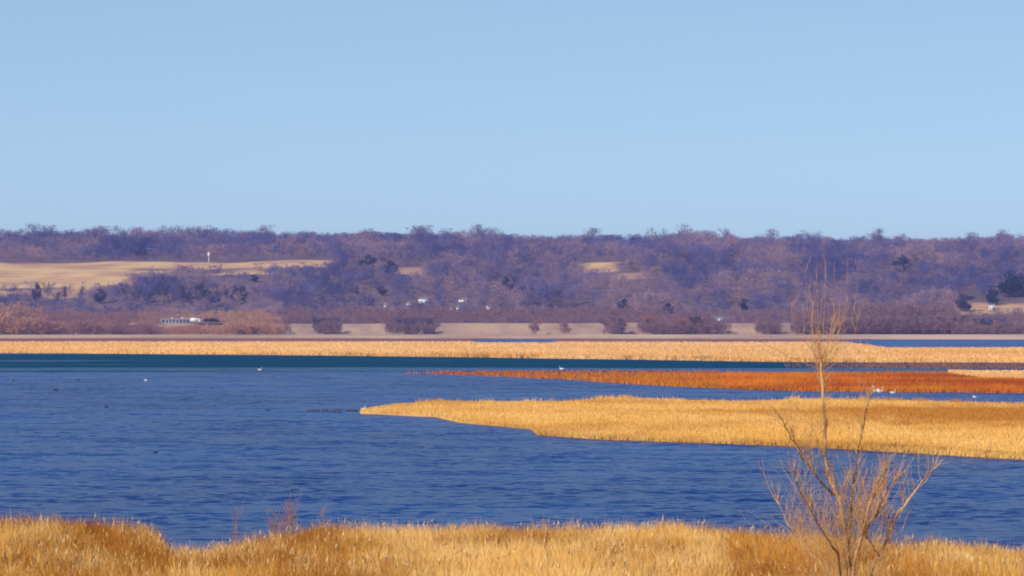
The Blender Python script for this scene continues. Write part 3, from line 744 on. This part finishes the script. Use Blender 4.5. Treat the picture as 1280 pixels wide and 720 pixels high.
r = empty('mast', (ux(347, 4040), 4040, hill_z(ux(347, 4040), 4040))); tag(r, 'thin white mast among the skyline trees at the left', 'mast')
V, F = tubes([([Vector((0, 0, -1)), Vector((0, 0, 26))], [.45, .22])], 8); link('pole', mesh_np('pole', V, F), M['white_paint'], r)
boxes('antenna', [(-1, -.7, -.2, .2, 22, 25.5)], 'white_paint', r); boxes('antenna', [(.7, 1, -.2, .2, 22, 25.5)], 'white_paint', r)
boxes('crossarm', [(-.7, .7, -.1, .1, 23, 23.4)], 'white_paint', r)

# ---------------------------------------------------------------- birds
def blob(path, rad, sides=14, sq=None):
    return tubes([([Vector(p) for p in path], rad)], sides)
def bird(kind, u, y, label, rz=0.0, s=1.0, z=0.0, group=None):
    D = dist(y, z); X = ux(u, D)
    r = empty(kind, (X, D, z), rz, s); tag(r, label, 'bird' if kind != 'duck' else 'duck', group)
    wm = 'feather_white' if kind in ('swan', 'egret') else 'feather_dark'
    if kind == 'swan':
        V, F = tubes([([Vector((-.72, 0, .34)), Vector((-.6, 0, .28)), Vector((-.38, 0, .2)), Vector((-.05, 0, .18)), Vector((.25, 0, .18)), Vector((.42, 0, .24)), Vector((.50, 0, .4)), Vector((.46, 0, .6)), Vector((.44, 0, .8)), Vector((.49, 0, .92)), Vector((.57, 0, .95)), Vector((.66, 0, .92)), Vector((.70, 0, .91))],
                        [.01, .09, .2, .26, .22, .13, .07, .05, .045, .05, .065, .05, .02])], 14)
        link('body', mesh_np('body', V, F, None, True), M[wm], r)
        for sd_ in (-1, 1):
            V, F = tubes([([Vector((-.62, sd_*.06, .46)), Vector((-.4, sd_*.14, .42)), Vector((-.05, sd_*.19, .36)), Vector((.2, sd_*.14, .3))], [.01, .10, .15, .03])], 10)
            link('wing', mesh_np('wing', V, F, None, True), M[wm], r)
        V, F = tubes([([Vector((.68, 0, .92)), Vector((.75, 0, .89)), Vector((.81, 0, .87))], [.03, .022, .01])], 8)
        link('bill', mesh_np('bill', V, F, None, True), M['bill'], r)
    elif kind == 'egret':
        V, F = tubes([([Vector((-.4, 0, .5)), Vector((-.2, 0, .56)), Vector((.02, 0, .62)), Vector((.14, 0, .74)), Vector((.12, 0, .88)), Vector((.14, 0, 1.0)), Vector((.22, 0, 1.03)), Vector((.26, 0, 1.02))], [.01, .09, .12, .05, .03, .03, .035, .015])], 12)
        link('body', mesh_np('body', V, F, None, True), M[wm], r)
        V, F = tubes([([Vector((.25, 0, 1.02)), Vector((.36, 0, 1.0))], [.015, .003])], 8); link('bill', mesh_np('bill', V, F), M['bill'], r)
        for sd_ in (-.05, .05):
            V, F = tubes([([Vector((-.02, sd_, .55)), Vector((0, sd_, .28)), Vector((-.03, sd_, -.02))], [.015, .012, .012])], 6); link('leg', mesh_np('leg', V, F), M['feather_dark'], r)
    else:
        V, F = tubes([([Vector((-.32, 0, .18)), Vector((-.24, 0, .13)), Vector((-.08, 0, .09)), Vector((.1, 0, .09)), Vector((.19, 0, .14)), Vector((.21, 0, .22)), Vector((.23, 0, .29)), Vector((.29, 0, .29))], [.01, .06, .12, .11, .06, .04, .055, .02])], 12)
        link('body', mesh_np('body', V, F, None, True), M[wm], r)
        V, F = tubes([([Vector((.28, 0, .285)), Vector((.36, 0, .27))], [.022, .012])], 8); link('bill', mesh_np('bill', V, F), M['bill'], r)
    return r
bird('swan', 1095.5, 490, 'white swan in front of the rust reeds, left of the close pair', 2.9, 1.15)
bird('swan', 1100, 490.5, 'white swan in front of the rust reeds, right of the close pair', .3, 1.0)
bird('swan', 1116, 492, 'smaller white swan just right of the close pair by the rust reeds', .2, .75)
bird('swan', 1218, 497, 'white swan far to the right in the narrow channel', 3.0, .5)
bird('swan', 702, 462, 'white swan on far water at the left end of the rust reeds', 3.0, .9)
bird('swan', 325, 463, 'lone white swan on the dark far water at the left', .2, .8)
bird('swan', 182, 476, 'pale swan on open water at the left', 2.8, .55)
bird('egret', 455.5, 516, 'white egret standing at the very tip of the golden spit', .4, 1.0, .05)
for (u, y, lb, s, rz) in [
        (70, 488, 'dark duck on open water at far left', 2.0, 0), (17, 476, 'dark duck nearest the left frame edge', 1.6, 3),
        (98, 475, 'dark duck up and right of the far left one', 1.6, 0), (743, 547.5, 'black duck against the front edge of the golden spit', 2.0, 0),
        (133, 509, 'dark duck on the open water left of the driftwood line', 1.6, 2.6), (335, 513, 'small dark duck just left of the driftwood line', 1.2, 1.0),
        (705, 464, 'small dark duck beside the far swan at the rust reeds', 1.6, .5), (195, 566, 'dark duck on mid lake water at the left', 1.2, .2)]:
    bird('duck', u, y, lb, rz, s*.75, 0, 'dark ducks on the lake')
for i, (u0, u1, lb) in enumerate([(383, 400, 'leftmost dark driftwood log in the line off the spit tip'), (402, 411, 'short dark driftwood log second from left in the line'), (413, 427, 'dark driftwood log second from right in the line'), (431, 447, 'dark driftwood log nearest the spit tip')]):
    D = dist(514); x0, x1 = ux(u0, D), ux(u1, D); r = empty('driftwood_log', ((x0+x1)/2, D, 0)); tag(r, lb, 'log', 'driftwood logs in a line off the spit')
    n = 8; pts = [Vector((x0-(x0+x1)/2+(x1-x0)*k/n, random.gauss(0, .12), .06+random.gauss(0, .03))) for k in range(n+1)]
    V, F = tubes([(pts, [.05]+[.16+random.gauss(0, .02) for k in range(n-1)]+[.06])], 8); link('stem', mesh_np('log', V, F, None, True), M['driftwood'], r)
    V, F = tubes([([Vector((.2, 0, .1)), Vector((.35, .1, .3)), Vector((.42, .1, .5))], [.05, .035, .015])], 6); link('branch_stub', mesh_np('stub', V, F), M['driftwood'], r)

# ---------------------------------------------------------------- haze
hm = bpy.data.materials.new('haze'); hm.use_nodes = True; t = hm.node_tree; t.nodes.clear()
pv = t.nodes.new('ShaderNodeVolumePrincipled'); pv.inputs['Density'].default_value = .00008; pv.inputs['Color'].default_value = (.38, .44, 1.0, 1); pv.inputs['Anisotropy'].default_value = .0
mo = t.nodes.new('ShaderNodeOutputMaterial'); t.links.new(pv.outputs[0], mo.inputs['Volume'])
V, F = box_v(-6200, 6200, -500, 9200, -6, 150)
hz = link('haze', mesh_np('haze', V, F), hm); tag(hz, 'thin blue haze in the air over the lake', kind='stuff')
